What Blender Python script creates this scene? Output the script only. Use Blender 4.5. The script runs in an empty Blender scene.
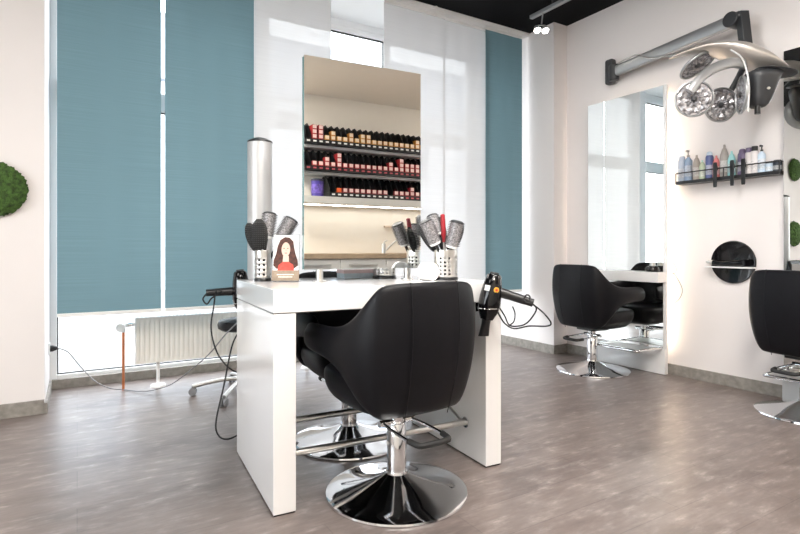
import bpy, bmesh, math, random
from mathutils import Vector, Matrix
random.seed(7)
sc = bpy.context.scene
COL = sc.collection
R = math.radians
TH = R(31.2)
SN, CS = math.sin(TH), math.cos(TH)
F = 533.0

# ---------------------------------------------------------------- measuring helpers
def W(r, z, h):                     # distance right of / ahead of the viewpoint -> room axes
    return Vector((CS*r + SN*z, -SN*r + CS*z, h))
def P(px, py, z):
    return W((px-400)/F*z, z, 1-(py-249)*z/F)
def XY(px, Y):                      # x in the room of a sight line on the plane y = Y
    q = (px-400)/F
    z = Y/(CS-SN*q)
    return z*(CS*q+SN)
def YX(px, X):
    q = (px-400)/F
    z = X/(CS*q+SN)
    return z*(CS-SN*q)

# ---------------------------------------------------------------- materials
MATS = {}
def mat(name, col, rough=.5, metal=0, spec=.5, trans=0, emit=None, estr=0, coat=0, var=0, vscale=8, bump=0, bscale=60, alpha=1, sheen=0, ior=1.5):
    if name in MATS: return MATS[name]
    m = bpy.data.materials.new(name); m.use_nodes = True
    nt = m.node_tree; b = nt.nodes['Principled BSDF']
    b.inputs['Base Color'].default_value = (*col, 1)
    b.inputs['Roughness'].default_value = rough
    b.inputs['Metallic'].default_value = metal
    b.inputs['Specular IOR Level'].default_value = spec
    b.inputs['Transmission Weight'].default_value = trans
    b.inputs['Coat Weight'].default_value = coat
    b.inputs['Coat Roughness'].default_value = .04
    b.inputs['IOR'].default_value = ior
    b.inputs['Alpha'].default_value = alpha
    if emit:
        b.inputs['Emission Color'].default_value = (*emit, 1)
        b.inputs['Emission Strength'].default_value = estr
    tc = nt.nodes.new('ShaderNodeTexCoord')
    if var:
        n = nt.nodes.new('ShaderNodeTexNoise'); n.inputs['Scale'].default_value = vscale; n.inputs['Detail'].default_value = 5
        nt.links.new(tc.outputs['Object'], n.inputs['Vector'])
        r = nt.nodes.new('ShaderNodeValToRGB')
        r.color_ramp.elements[0].position = .3; r.color_ramp.elements[1].position = .7
        r.color_ramp.elements[0].color = (*[max(0, c*(1-var)) for c in col], 1)
        r.color_ramp.elements[1].color = (*[min(1, c*(1+var)) for c in col], 1)
        nt.links.new(n.outputs['Fac'], r.inputs['Fac']); nt.links.new(r.outputs['Color'], b.inputs['Base Color'])
    if bump:
        n = nt.nodes.new('ShaderNodeTexNoise'); n.inputs['Scale'].default_value = bscale; n.inputs['Detail'].default_value = 4
        nt.links.new(tc.outputs['Object'], n.inputs['Vector'])
        bp = nt.nodes.new('ShaderNodeBump'); bp.inputs['Strength'].default_value = bump; bp.inputs['Distance'].default_value = .01
        nt.links.new(n.outputs['Fac'], bp.inputs['Height']); nt.links.new(bp.outputs['Normal'], b.inputs['Normal'])
    MATS[name] = m
    return m

WALL = mat('wall_paint', (.80, .76, .75), .75, var=.015, vscale=2, bump=.05, bscale=150)
WHITE = mat('white_paint', (.86, .86, .86), .5, var=.01)
CREAM = mat('cream_paint', (.84, .79, .71), .6, var=.01)
BLACKC = mat('black_ceiling', (.004, .004, .005), .8, spec=.12, var=.1)
LACQ = mat('white_lacquer', (.80, .79, .785), .14, coat=.25, var=.005)
CHROME = mat('chrome', (.80, .81, .83), .07, metal=1, var=.02)
STEEL = mat('brushed_steel', (.66, .65, .63), .3, metal=1, var=.06, vscale=30)
SATIN = mat('satin_silver', (.42, .43, .44), .40, metal=.75, var=.03)
LEATH = mat('black_leather', (.0045, .0045, .0062), .40, spec=.20, var=.15, vscale=20, bump=.10, bscale=300)
BLACK = mat('black_plastic', (.010, .010, .011), .3, var=.1)
GLOSSB = mat('gloss_black', (.004, .004, .005), .10, spec=.35, coat=.2, var=.1)
RUBBER = mat('black_rubber', (.012, .012, .012), .6, var=.1)
DGREY = mat('dark_grey_plastic', (.032, .034, .038), .42, var=.05)
MIRR = mat('mirror_glass', (.86, .875, .86), .0, metal=1)
EDGE = mat('mirror_edge', (.22, .42, .42), .08, metal=.5, var=.05)
COPPER = mat('copper_pipe', (.60, .22, .10), .3, metal=.6, var=.1)
RADI = mat('radiator_enamel', (.80, .77, .71), .35, var=.01)
BASEB = mat('stone_skirting', (.27, .25, .225), .6, var=.22, vscale=25)
WOOD = mat('worktop_wood', (.36, .27, .18), .45, var=.15, vscale=15)
SHGREY = mat('shelf_grey', (.50, .51, .51), .5, var=.03)
FROST = mat('white_plastic', (.85, .85, .84), .4, var=.01)

def floor_mat():
    m = bpy.data.materials.new('vinyl_plank_floor'); m.use_nodes = True
    nt = m.node_tree; b = nt.nodes['Principled BSDF']; L = nt.links
    tc = nt.nodes.new('ShaderNodeTexCoord')
    def noise(sc_, det, rough, vec=None, dist=0):
        n = nt.nodes.new('ShaderNodeTexNoise'); n.inputs['Scale'].default_value = sc_; n.inputs['Detail'].default_value = det
        n.inputs['Roughness'].default_value = rough; n.inputs['Distortion'].default_value = dist
        L.new(vec or tc.outputs['Object'], n.inputs['Vector']); return n
    def ramp(src, els):
        r = nt.nodes.new('ShaderNodeValToRGB')
        while len(r.color_ramp.elements) < len(els): r.color_ramp.elements.new(.5)
        for e, (p, c) in zip(r.color_ramp.elements, els): e.position = p; e.color = (*c, 1)
        L.new(src, r.inputs['Fac']); return r
    def mix(mode, fac, a, b_):
        x = nt.nodes.new('ShaderNodeMix'); x.data_type = 'RGBA'; x.blend_type = mode
        if isinstance(fac, float): x.inputs[0].default_value = fac
        else: L.new(fac, x.inputs[0])
        L.new(a, x.inputs[6]); L.new(b_, x.inputs[7]); return x.outputs[2]
    mp = nt.nodes.new('ShaderNodeMapping'); mp.inputs['Scale'].default_value = (1, 2.6, 1); mp.inputs['Rotation'].default_value = (0, 0, R(3))
    L.new(tc.outputs['Object'], mp.inputs['Vector'])
    br = nt.nodes.new('ShaderNodeTexBrick'); br.offset = .37
    br.inputs['Color1'].default_value = (.148, .117, .107, 1); br.inputs['Color2'].default_value = (.172, .140, .128, 1)
    br.inputs['Mortar'].default_value = (.11, .09, .084, 1); br.inputs['Scale'].default_value = 1
    br.inputs['Mortar Size'].default_value = .0022; br.inputs['Mortar Smooth'].default_value = .3
    br.inputs['Brick Width'].default_value = 1.22; br.inputs['Row Height'].default_value = .2
    L.new(tc.outputs['Object'], br.inputs['Vector'])
    def soft(r):
        r.color_ramp.interpolation = 'B_SPLINE'; return r
    n1 = noise(1.9, 5, .55, mp.outputs['Vector'])
    r1 = soft(ramp(n1.outputs['Fac'], [(.25, (.42, .40, .40)), (.5, (.95, .94, .94)), (.75, (1.6, 1.55, 1.52))]))
    c = mix('MULTIPLY', .85, br.outputs['Color'], r1.outputs['Color'])
    n2 = noise(7, 8, .66, mp.outputs['Vector'])
    r2 = soft(ramp(n2.outputs['Fac'], [(.42, (0, 0, 0)), (.60, (.15, .15, .15)), (.74, (.95, .95, .95))]))
    lite = nt.nodes.new('ShaderNodeRGB'); lite.outputs[0].default_value = (.40, .345, .32, 1)
    c = mix('MIX', r2.outputs['Color'], c, lite.outputs[0])
    mp2 = nt.nodes.new('ShaderNodeMapping'); mp2.inputs['Scale'].default_value = (9, 60, 1); L.new(tc.outputs['Object'], mp2.inputs['Vector'])
    n3 = noise(1, 4, .6, mp2.outputs['Vector'])
    r3 = ramp(n3.outputs['Fac'], [(.3, (.86, .86, .86)), (.7, (1.14, 1.14, 1.14))])
    c = mix('MULTIPLY', .8, c, r3.outputs['Color'])
    L.new(c, b.inputs['Base Color'])
    b.inputs['Roughness'].default_value = .34; b.inputs['Specular IOR Level'].default_value = .8
    return m
FLOOR = floor_mat()

def cloth_mat(name, dif, trl, clear, weave=260, ws=.25):
    m = bpy.data.materials.new(name); m.use_nodes = True
    nt = m.node_tree; L = nt.links; nt.nodes.remove(nt.nodes['Principled BSDF']); out = nt.nodes['Material Output']
    tc = nt.nodes.new('ShaderNodeTexCoord')
    mp = nt.nodes.new('ShaderNodeMapping'); mp.inputs['Scale'].default_value = (2, 2, weave)
    n = nt.nodes.new('ShaderNodeTexNoise'); n.inputs['Scale'].default_value = 1; n.inputs['Detail'].default_value = 3
    L.new(tc.outputs['Object'], mp.inputs['Vector']); L.new(mp.outputs['Vector'], n.inputs['Vector'])
    r = nt.nodes.new('ShaderNodeValToRGB'); r.color_ramp.elements[0].position = .3; r.color_ramp.elements[1].position = .7
    r.color_ramp.elements[0].color = (1-ws, 1-ws, 1-ws, 1); r.color_ramp.elements[1].color = (1, 1, 1, 1)
    L.new(n.outputs['Fac'], r.inputs['Fac'])
    def tint(c):
        x = nt.nodes.new('ShaderNodeMix'); x.data_type = 'RGBA'; x.blend_type = 'MULTIPLY'; x.inputs[0].default_value = 1
        x.inputs[6].default_value = (*c, 1); L.new(r.outputs['Color'], x.inputs[7]); return x.outputs[2]
    d = nt.nodes.new('ShaderNodeBsdfDiffuse'); L.new(tint(dif), d.inputs['Color'])
    t = nt.nodes.new('ShaderNodeBsdfTranslucent'); L.new(tint(trl), t.inputs['Color'])
    a = nt.nodes.new('ShaderNodeAddShader'); L.new(d.outputs[0], a.inputs[0]); L.new(t.outputs[0], a.inputs[1])
    tr = nt.nodes.new('ShaderNodeBsdfTransparent')
    mx = nt.nodes.new('ShaderNodeMixShader'); mx.inputs[0].default_value = clear
    L.new(a.outputs[0], mx.inputs[1]); L.new(tr.outputs[0], mx.inputs[2]); L.new(mx.outputs[0], out.inputs['Surface'])
    return m
TEAL = cloth_mat('teal_blind_fabric', (.135, .215, .245), (.036, .060, .069), .0, 330, .12)
SHEER = cloth_mat('white_sheer_fabric', (.46, .455, .455), (.20, .197, .196), .045, 150, .05)

def glass_mat():
    m = bpy.data.materials.new('window_glass'); m.use_nodes = True
    nt = m.node_tree; L = nt.links; nt.nodes.remove(nt.nodes['Principled BSDF']); out = nt.nodes['Material Output']
    t = nt.nodes.new('ShaderNodeBsdfTransparent'); t.inputs['Color'].default_value = (.96, .98, .98, 1)
    g = nt.nodes.new('ShaderNodeBsdfGlossy'); g.inputs['Roughness'].default_value = .01
    f = nt.nodes.new('ShaderNodeFresnel'); f.inputs['IOR'].default_value = 1.35
    mx = nt.nodes.new('ShaderNodeMixShader'); gm = nt.nodes.new('ShaderNodeNewGeometry'); iv = nt.nodes.new('ShaderNodeMath'); iv.operation = 'SUBTRACT'; iv.inputs[0].default_value = 1; L.new(gm.outputs['Backfacing'], iv.inputs[1]); ml = nt.nodes.new('ShaderNodeMath'); ml.operation = 'MULTIPLY'; L.new(f.outputs[0], ml.inputs[0]); L.new(iv.outputs[0], ml.inputs[1]); L.new(ml.outputs[0], mx.inputs[0]); L.new(t.outputs[0], mx.inputs[1]); L.new(g.outputs[0], mx.inputs[2])
    L.new(mx.outputs[0], out.inputs['Surface']); return m
GLASS = glass_mat()

# ---------------------------------------------------------------- mesh helpers
def box(bm, x0, x1, y0, y1, z0, z1, M=None):
    vs = [bm.verts.new((x, y, z)) for x in (x0, x1) for y in (y0, y1) for z in (z0, z1)]
    for f in ((0,1,3,2), (4,6,7,5), (0,4,5,1), (2,3,7,6), (0,2,6,4), (1,5,7,3)):
        bm.faces.new([vs[i] for i in f])
    if M is not None: bmesh.ops.transform(bm, matrix=M, verts=vs)
    return vs
def loft(bm, rings, caps=True, closed=False):
    V = [[bm.verts.new(p) for p in r] for r in rings]
    n = len(V[0])
    pairs = list(zip(V, V[1:])) + ([(V[-1], V[0])] if closed else [])
    for a, b in pairs:
        for i in range(n):
            j = (i+1) % n
            bm.faces.new((a[i], a[j], b[j], b[i]))
    if caps and not closed:
        bm.faces.new(V[0][::-1]); bm.faces.new(V[-1])
    return V
def frame(d):
    d = Vector(d).normalized()
    u = Vector((0, 0, 1)) if abs(d.z) < .95 else Vector((1, 0, 0))
    a = d.cross(u).normalized(); b = a.cross(d).normalized()
    return a, b, d
def cyl(bm, p0, p1, r0, r1=None, seg=20):
    p0, p1 = Vector(p0), Vector(p1); r1 = r0 if r1 is None else r1
    a, b, d = frame(p1-p0)
    loft(bm, [[p + (a*math.cos(t)+b*math.sin(t))*r for t in [2*math.pi*i/seg for i in range(seg)]] for p, r in ((p0, r0), (p1, r1))])
def lathe(bm, prof, org=(0,0,0), axis=(0,0,1), seg=32):
    a, b, d = frame(axis); o = Vector(org)
    loft(bm, [[o + d*h + (a*math.cos(t)+b*math.sin(t))*max(r, 1e-4) for t in [2*math.pi*i/seg for i in range(seg)]] for r, h in prof])
def smoothpath(pts, n=6, closed=False):
    pts = [Vector(p) for p in pts]; out = []
    m = len(pts)
    rng = range(m) if closed else range(m-1)
    for i in rng:
        g = (lambda k: pts[k % m]) if closed else (lambda k: pts[min(max(k, 0), m-1)])
        p0, p1, p2, p3 = g(i-1), g(i), g(i+1), g(i+2)
        for k in range(n):
            t = k/n
            out.append(.5*((2*p1)+(p2-p0)*t+(2*p0-5*p1+4*p2-p3)*t*t+(3*p1-p0-3*p2+p3)*t**3))
    if not closed: out.append(pts[-1])
    return out
def tube(bm, pts, r, seg=8, closed=False, flat=1.0):
    pts = [Vector(p) for p in pts]; m = len(pts); rings = []
    prev = None
    for i, p in enumerate(pts):
        if closed: d = pts[(i+1) % m]-pts[i-1]
        else: d = pts[min(i+1, m-1)]-pts[max(i-1, 0)]
        d.normalize()
        if prev is None: a = frame(d)[0]
        else:
            a = prev - d*prev.dot(d)
            a = a.normalized() if a.length > 1e-6 else frame(d)[0]
        prev = a; b = d.cross(a)
        rr = r[i] if isinstance(r, (list, tuple)) else r
        rings.append([p+(a*math.cos(t)+b*math.sin(t)*flat)*rr for t in [2*math.pi*k/seg for k in range(seg)]])
    loft(bm, rings, closed=closed)
def obj(name, bm, m, parent=None, loc=None, rz=0, smooth=True, bevel=0, sub=0, seg=2):
    bmesh.ops.recalc_face_normals(bm, faces=bm.faces)
    me = bpy.data.meshes.new(name); bm.to_mesh(me); bm.free()
    for x in (m if isinstance(m, (list, tuple)) else [m]): me.materials.append(x)
    if smooth:
        me.polygons.foreach_set('use_smooth', [True]*len(me.polygons))
        if not sub: me.set_sharp_from_angle(angle=R(38))
    o = bpy.data.objects.new(name, me); COL.objects.link(o)
    if parent: o.parent = parent
    if loc is not None: o.location = loc
    o.rotation_euler.z = rz
    if bevel:
        b = o.modifiers.new('edge', 'BEVEL'); b.width = bevel; b.segments = seg; b.limit_method = 'ANGLE'; b.angle_limit = R(40)
    if sub:
        s = o.modifiers.new('smooth', 'SUBSURF'); s.levels = sub; s.render_levels = sub
    return o
def tag(o, label, cat, group=None, kind=None):
    o['label'] = label; o['category'] = cat
    if group: o['group'] = group
    if kind: o['kind'] = kind
    return o
def thing(name, label, cat, loc=(0,0,0), rz=0, group=None):
    o = bpy.data.objects.new(name, None); COL.objects.link(o)
    o.location = loc; o.rotation_euler = (0, 0, rz); o.empty_display_size = .1
    return tag(o, label, cat, group)
def struct(name, bm, m, smooth=False, bevel=0):
    o = obj(name, bm, m, smooth=smooth, bevel=bevel); o['kind'] = 'structure'; return o
def sbox(name, x0, x1, y0, y1, z0, z1, m, bevel=0):
    bm = bmesh.new(); box(bm, x0, x1, y0, y1, z0, z1); return struct(name, bm, m, bevel=bevel)
def pbox(name, dims, m, parent, bevel=.003, M=None):
    bm = bmesh.new(); box(bm, *dims, M=M); return obj(name, bm, m, parent, smooth=False, bevel=bevel)
def B(): return bmesh.new()
def dup(root, loc, rz, label, group=None, swap=None):
    r = root.copy(); COL.objects.link(r); r.location = loc; r.rotation_euler = (0, 0, rz); r['label'] = label
    if group: r['group'] = group
    def rec(src, dst):
        for ch in list(src.children):
            c = ch.copy(); COL.objects.link(c); c.parent = dst; rec(ch, c)
    rec(root, r); return r

# ---------------------------------------------------------------- desk frame and central mirror plane
DFL = W(-.4706, 1.981, 0)
DANG = R(-31.2+27.5)
DW = Vector((math.cos(DANG), math.sin(DANG), 0)); DD = Vector((-math.sin(DANG), math.cos(DANG), 0))
def D(x, y, h): return DFL + DW*x + DD*y + Vector((0, 0, h))
MANG = R(-31.2+26.4)
MC = D(.545, .405, 0)
MN = Vector((math.sin(MANG), -math.cos(MANG), 0))      # faces the viewpoint side
MW = Vector((math.cos(MANG), math.sin(MANG), 0))
def refl(p): return p - MN*2*((p-MC).dot(MN))
def refld(d): return d - MN*2*d.dot(MN)

# rear wall frame: x along the wall, y out of the wall
RO = refl(W((363-400)/F*6.35, 6.35, 0)); RO.z = 0
dv = W(math.sin(R(61.7)), math.cos(R(61.7)), 0)
nv = W(math.cos(R(61.7)), -math.sin(R(61.7)), 0)
RX = refld(dv).normalized(); RY = refld(nv).normalized()
RANG = math.atan2(RX.y, RX.x)
def RW(x, y, h): return RO + RX*x + RY*y + Vector((0, 0, h))
print('rear wall', RO, math.degrees(RANG), 'camera in rear frame', (-RO).dot(RX), (-RO).dot(RY))

# ---------------------------------------------------------------- room shell
CH = 3.16
XR = 4.06; XL = -3.2; XREV = 3.88; YP = 3.58; YB = 3.90; YW = 4.52
bm = B(); box(bm, XL-.2, XR+.2, -3.2, YW+.25, -.12, 0); struct('floor', bm, FLOOR)
sbox('ceiling', XL-.2, XR+.2, -3.2, 3.97, CH, CH+.12, BLACKC)
sbox('ceiling_recess', -.17, XREV, 3.97, YW+.25, CH+.0, CH+.12, WHITE)
sbox('wall_right', XR, XR+.15, -3.2, YW+.25, 0, CH, WALL)
bm = B(); box(bm, XREV, XR, YP, YW+.25, 0, CH); struct('wall_right_pilaster', bm, WALL)
bm = B(); box(bm, XL, -.17, YB, YW+.25, 0, CH); struct('wall_window_left', bm, WALL)
# window wall pieces
Y0, Y1 = YW+.02, YW+.2
WT = .09; TR0, TR1 = 2.08, 2.22; HD = 3.10
XA, XB, XC, XD_ = -.17, 1.22, 1.42, 3.71
bm = B(); box(bm, XD_, XREV, Y0, Y1, 0, CH); box(bm, XB+.03, XC-.03, Y0, Y1, 0, CH); box(bm, XA, XREV, Y0+.03, Y1, HD, CH)
struct('wall_window', bm, WHITE)
sbox('baseboard_window', -.155, XREV-.015, YW, YW+.03, 0, .066, BASEB)
def window(n, x0, x1, muls):
    w = bpy.data.objects.new('window_%d' % n, None); COL.objects.link(w); w['kind'] = 'structure'
    w.location = (x0, YW+.08, 0)
    fw = .045
    bm = B()
    def bb(a, b, c, d, e, f): box(bm, a-x0, b-x0, c, d, e, f)
    bb(x0, x0+fw, -.03, .05, .03, HD); bb(x1-fw, x1, -.03, .05, .03, HD)
    bb(x0+fw, x1-fw, -.03, .05, .03, WT); bb(x0+fw, x1-fw, -.03, .05, HD-.05, HD); bb(x0+fw, x1-fw, -.04, .05, TR0, TR1)
    for mx in muls: bb(mx-.03, mx+.03, -.03, .05, WT, TR0); bb(mx-.03, mx+.03, -.03, .05, TR1, HD-.05)
    obj('window_frame', bm, WHITE, w, smooth=False, bevel=.004)
    xs = [x0+fw] + [v for mx in muls for v in (mx-.03, mx+.03)] + [x1-fw]
    for i in range(0, len(xs), 2):
        for (a, b) in ((WT, TR0), (TR1, HD-.05)):
            bm = B(); box(bm, xs[i]-x0, xs[i+1]-x0, .006, .014, a, b); obj('window_pane', bm, GLASS, w, smooth=False)
            bm = B()
            for (p, q, r_, s) in ((xs[i], xs[i]+.008, a, b), (xs[i+1]-.008, xs[i+1], a, b), (xs[i]+.008, xs[i+1]-.008, a, a+.008), (xs[i]+.008, xs[i+1]-.008, b-.012, b)):
                box(bm, p-x0, q-x0, -.004, .004, r_, s)
            obj('window_gasket', bm, BLACK, w, smooth=False)
window(1, XA, XB+.03, []); window(2, XC-.03, XD_, [2.62])
# left side wall with an unseen window added for daylight, rear wall, lowered cream ceiling at the back
bm = B(); box(bm, XL-.15, XL, -3.2, -1.2, 0, CH); box(bm, XL-.15, XL, 2.4, YW+.25, 0, CH); box(bm, XL-.15, XL, -1.2, 2.4, 0, .5); box(bm, XL-.15, XL, -1.2, 2.4, 2.8, CH)
struct('wall_left', bm, WALL)
w = bpy.data.objects.new('window_3', None); COL.objects.link(w); w['kind'] = 'structure'; w.location = (XL-.1, .6, 0)
bm = B()
for y in (-1.8, -.6, .6, 1.74): box(bm, -.03, .04, y, y+.06, .5, 2.8)
box(bm, -.03, .04, -1.8, 1.8, .5, .56); box(bm, -.03, .04, -1.8, 1.8, 2.74, 2.8)
obj('window_frame', bm, WHITE, w, smooth=False)
bm = B(); box(bm, 0, .008, -1.74, 1.74, .56, 2.74); obj('window_pane', bm, GLASS, w, smooth=False)
MR = Matrix.Translation(RO) @ Matrix.Rotation(RANG, 4, 'Z')
bm = B(); box(bm, -7, 7, -.12, 0, 0, CH, M=MR); struct('wall_rear', bm, CREAM)
bm = B(); box(bm, -2.6, 2.6, .005, 1.5, 2.74, 2.82, M=MR); struct('ceiling_lowered_rear', bm, CREAM)
# skirtings
bh = .085
sbox('baseboard_right', XR-.015, XR, -.6, YP-.001, 0, bh, BASEB, .002)
sbox('baseboard_pilaster', XREV-.015, XR-.016, YP-.015, YP, 0, bh, BASEB, .002)
sbox('baseboard_reveal_right', XREV-.015, XREV, YP+.001, YW-.001, 0, bh, BASEB, .002)
sbox('baseboard_left', XL, -.17, YB-.015, YB, 0, bh, BASEB, .002)
sbox('baseboard_reveal_left', -.17, -.155, YB-.015, YW-.001, 0, .066, BASEB, .002)

# ---------------------------------------------------------------- outside
EXT = mat('outside_paving', (.23, .225, .22), .8, var=.08, vscale=6)
sbox('ground_outside', -14, 22, YW+.25, 26, -.2, -.06, EXT)
t = thing('building', 'pale building across the street with a pitched roof, seen above the tall mirror', 'building', (0, 0, -.06))
FAC = mat('facade_render', (.72, .74, .78), .8, var=.03); ROOF = mat('slate_roof', (.30, .33, .38), .7, var=.1)
bm = B(); box(bm, -8, 16, 15, 19, 0, 5.4); obj('wall', bm, FAC, t, smooth=False)
bm = B(); loft(bm, [[(x, 14.7, 5.4), (x, 19.3, 5.4), (x, 17, 8.0)] for x in (-8.3, 16.3)]); obj('roof', bm, ROOF, t, smooth=False)
for x in range(-6, 15, 3):
    for z in (1.0, 3.3):
        fr = pbox('window', (x, x+1.2, 14.93, 14.99, z, z+1.5), WHITE, t, 0); pbox('pane', (x+.08, x+1.12, 14.9, 14.925, z+.08, z+1.42), mat('dark_pane', (.12, .15, .2), .1, var=.02), fr, 0)

# ---------------------------------------------------------------- blinds
YBL = 3.935
def panel(name, px0, px1, y, m, label, z0=.575, z1=CH-.055, cat='panel blind', hem=True, group=None):
    x0, x1 = XY(px0, y), XY(px1, y)
    t = thing(name, label, cat, ((x0+x1)/2, y, z0), 0, group)
    hw = (x1-x0)/2; bm = B(); n = 24; rows = []
    for k in range(n+1):
        u = -hw + 2*hw*k/n
        yy = .0015*math.sin(k*.8)
        rows.append([bm.verts.new((u, yy, .02 + (z1-z0-.02)*j/16)) for j in range(17)])
    for a, b in zip(rows, rows[1:]):
        for j in range(16): bm.faces.new((a[j], b[j], b[j+1], a[j+1]))
    obj('fabric', bm, m, t)
    pbox('hem_bar', (-hw, hw, -.006, .006, 0, .022), FROST, t, .003)
    pbox('carrier', (-hw, hw, -.005, .005, z1-z0-.004, z1-z0+.022), FROST, t, .002)
panel('panel_blind', 57, 161, YBL, TEAL, 'dark teal fabric panel blind at the left end of the shopfront window')
panel('panel_blind', 165, 254, YBL, TEAL, 'teal fabric panel blind directly left of the silver column')
panel('panel_blind', 254.3, 331, YBL+.018, SHEER, 'white sheer panel blind behind the left side of the tall desk mirror', z0=.45)
panel('panel_blind', 384, 445, YBL+.018, SHEER, 'white sheer panel blind just right of the tall desk mirror', z0=.45)
panel('panel_blind', 443, 487, YBL+.036, SHEER, 'narrow white sheer panel blind beside the right teal blind', z0=.45)
panel('panel_blind', 485.5, 522, YBL, TEAL, 'narrow teal fabric panel blind at the right corner of the window')
t = thing('curtain_track', 'white multi-rail curtain track along the black ceiling edge', 'curtain track', (0, 0, 0))
for k in range(3): pbox('rail', (-.15, XREV-.01, YBL-.03+k*.025, YBL-.012+k*.025, CH-.032, CH-.001), WHITE, t, .003)
pbox('fascia', (-.15, XREV-.01, YBL-.045, YBL-.034, CH-.026, CH-.001), WHITE, t, .003)
for px in (436, 300):
    bm = B(); cyl(bm, (XY(px, YBL-.05), YBL-.06, CH-.014), (XY(px, YBL-.05), YBL-.045, CH-.014), .012); obj('clip', bm, FROST, t)

# ---------------------------------------------------------------- radiator
rx0, rx1, ry0, ry1, rz0, rz1 = .355, 1.95, 4.20, 4.30, .18, .505
t = thing('radiator', 'low cream panel radiator under the teal blinds', 'radiator', (rx0, ry0, 0))
bm = B(); L_ = rx1-rx0; n = int(L_/.033); pts = []
x = .02; prof = [(0, 0)]
for k in range(n-1):
    prof += [(x, 0), (x+.006, .0035), (x+.014, .0035), (x+.020, 0)]; x += .033
prof += [(L_, 0)]
lower = [bm.verts.new((a, b, rz0+.03)) for a, b in prof]; upper = [bm.verts.new((a, b, rz1-.035)) for a, b in prof]
l2 = [bm.verts.new((a, 0, rz0)) for a, b in prof]; u2 = [bm.verts.new((a, 0, rz1)) for a, b in prof]
for i in range(len(prof)-1):
    for A_, B_ in ((l2, lower), (lower, upper), (upper, u2)): bm.faces.new((A_[i], A_[i+1], B_[i+1], B_[i]))
obj('front_panel', bm, RADI, t, smooth=False)
pbox('rear_panel', (0, L_, .075, .095, rz0, rz1), RADI, t)
for xx in (0, L_-.004): pbox('side_grille', (xx-.004, xx+.004, -.002, .1, rz0, rz1), WHITE, t, .001)
bm = B(); box(bm, -.005, L_+.005, -.004, .012, rz1, rz1+.008); box(bm, -.005, L_+.005, .088, .1, rz1, rz1+.008)
for k in range(60): box(bm, k*L_/60, k*L_/60+.008, .012, .088, rz1, rz1+.006)
obj('top_grille', bm, WHITE, t, smooth=False)
for xx in (.15, 1.3):
    bm = B(); cyl(bm, (xx, .04, .01), (xx, .04, rz0+.02), .012); cyl(bm, (xx, .04, 0), (xx, .04, .012), .055, .05); obj('foot', bm, WHITE, t)
bm = B(); cyl(bm, (-.075, .05, .0), (-.075, .05, .42), .009, seg=12); obj('copper_pipe', bm, COPPER, t)
bm = B(); cyl(bm, (-.10, -.05, .455), (-.085, .05, .455), .028, .024); cyl(bm, (-.085, .05, .455), (.01, .05, .465), .013); cyl(bm, (-.075, .05, .41), (-.075, .05, .45), .014); obj('valve', bm, FROST, t)
bm = B(); cyl(bm, (-.045, .05, .46), (-.02, .05, .462), .018); obj('valve_nut', bm, CHROME, t)

# ---------------------------------------------------------------- desk
t = thing('styling_desk', 'glossy white two-sided styling desk with chrome foot bars', 'desk', DFL, DANG)
DWD, DDP, DH, ST, LT = 1.06, .716, .849, .09, .087
pbox('desktop', (0, DWD, 0, DDP, DH-ST, DH), LACQ, t, .003)
pbox('leg', (0, LT, .001, DDP-.001, .006, DH-ST-.003), LACQ, t, .003)
pbox('leg', (DWD-LT, DWD, .001, DDP-.001, .006, DH-ST-.003), LACQ, t, .003)
pbox('shadow_gap', (.004, DWD-.004, .004, DDP-.004, DH-ST-.004, DH-ST+.001), BLACK, t, 0)
for xx in (.004, DWD-LT+.004): pbox('foot_plinth', (xx, xx+LT-.008, .006, DDP-.006, 0, .006), BLACK, t, 0)
for yy, hh in ((.16, .165), (.36, .235)):
    bm = B(); cyl(bm, (LT, yy, hh), (DWD-LT, yy, hh), .0145, seg=20); obj('foot_bar', bm, STEEL, t)
for xx in (LT+.02, DWD-LT-.02):
    bm = B(); tube(bm, [(xx, .16, .165), (xx, .26, .20), (xx, .36, .235)], .010, 10); obj('link_bar', bm, STEEL, t)
for xx in (LT+.003, DWD-LT-.003):
    for yy, hh in ((.16, .165), (.36, .235)):
        bm = B(); cyl(bm, (xx-.003, yy, hh), (xx+.003, yy, hh), .026); obj('bar_flange', bm, CHROME, t)

# tall mirror on the desk
t = thing('desk_mirror', 'tall frameless two-sided mirror on steel posts in the middle of desk', 'mirror', D(.545, .405, DH+.0), MANG)
mw = .304
pbox('backing', (-mw+.002, mw-.002, -.010, .010, .058, 1.040), EDGE, t, 0)
pbox('mirror_front', (-mw, mw, -.016, -.0102, .056, 1.042), MIRR, t, 0)
pbox('mirror_back', (-mw, mw, .0102, .016, .056, 1.042), MIRR, t, 0)
for xx in (-.225, .235):
    bm = B(); cyl(bm, (xx, 0, .0), (xx, 0, .058), .017); lathe(bm, [(.03, 0), (.03, .004), (.018, .006)], (xx, 0, 0)); obj('post', bm, STEEL, t)

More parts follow.
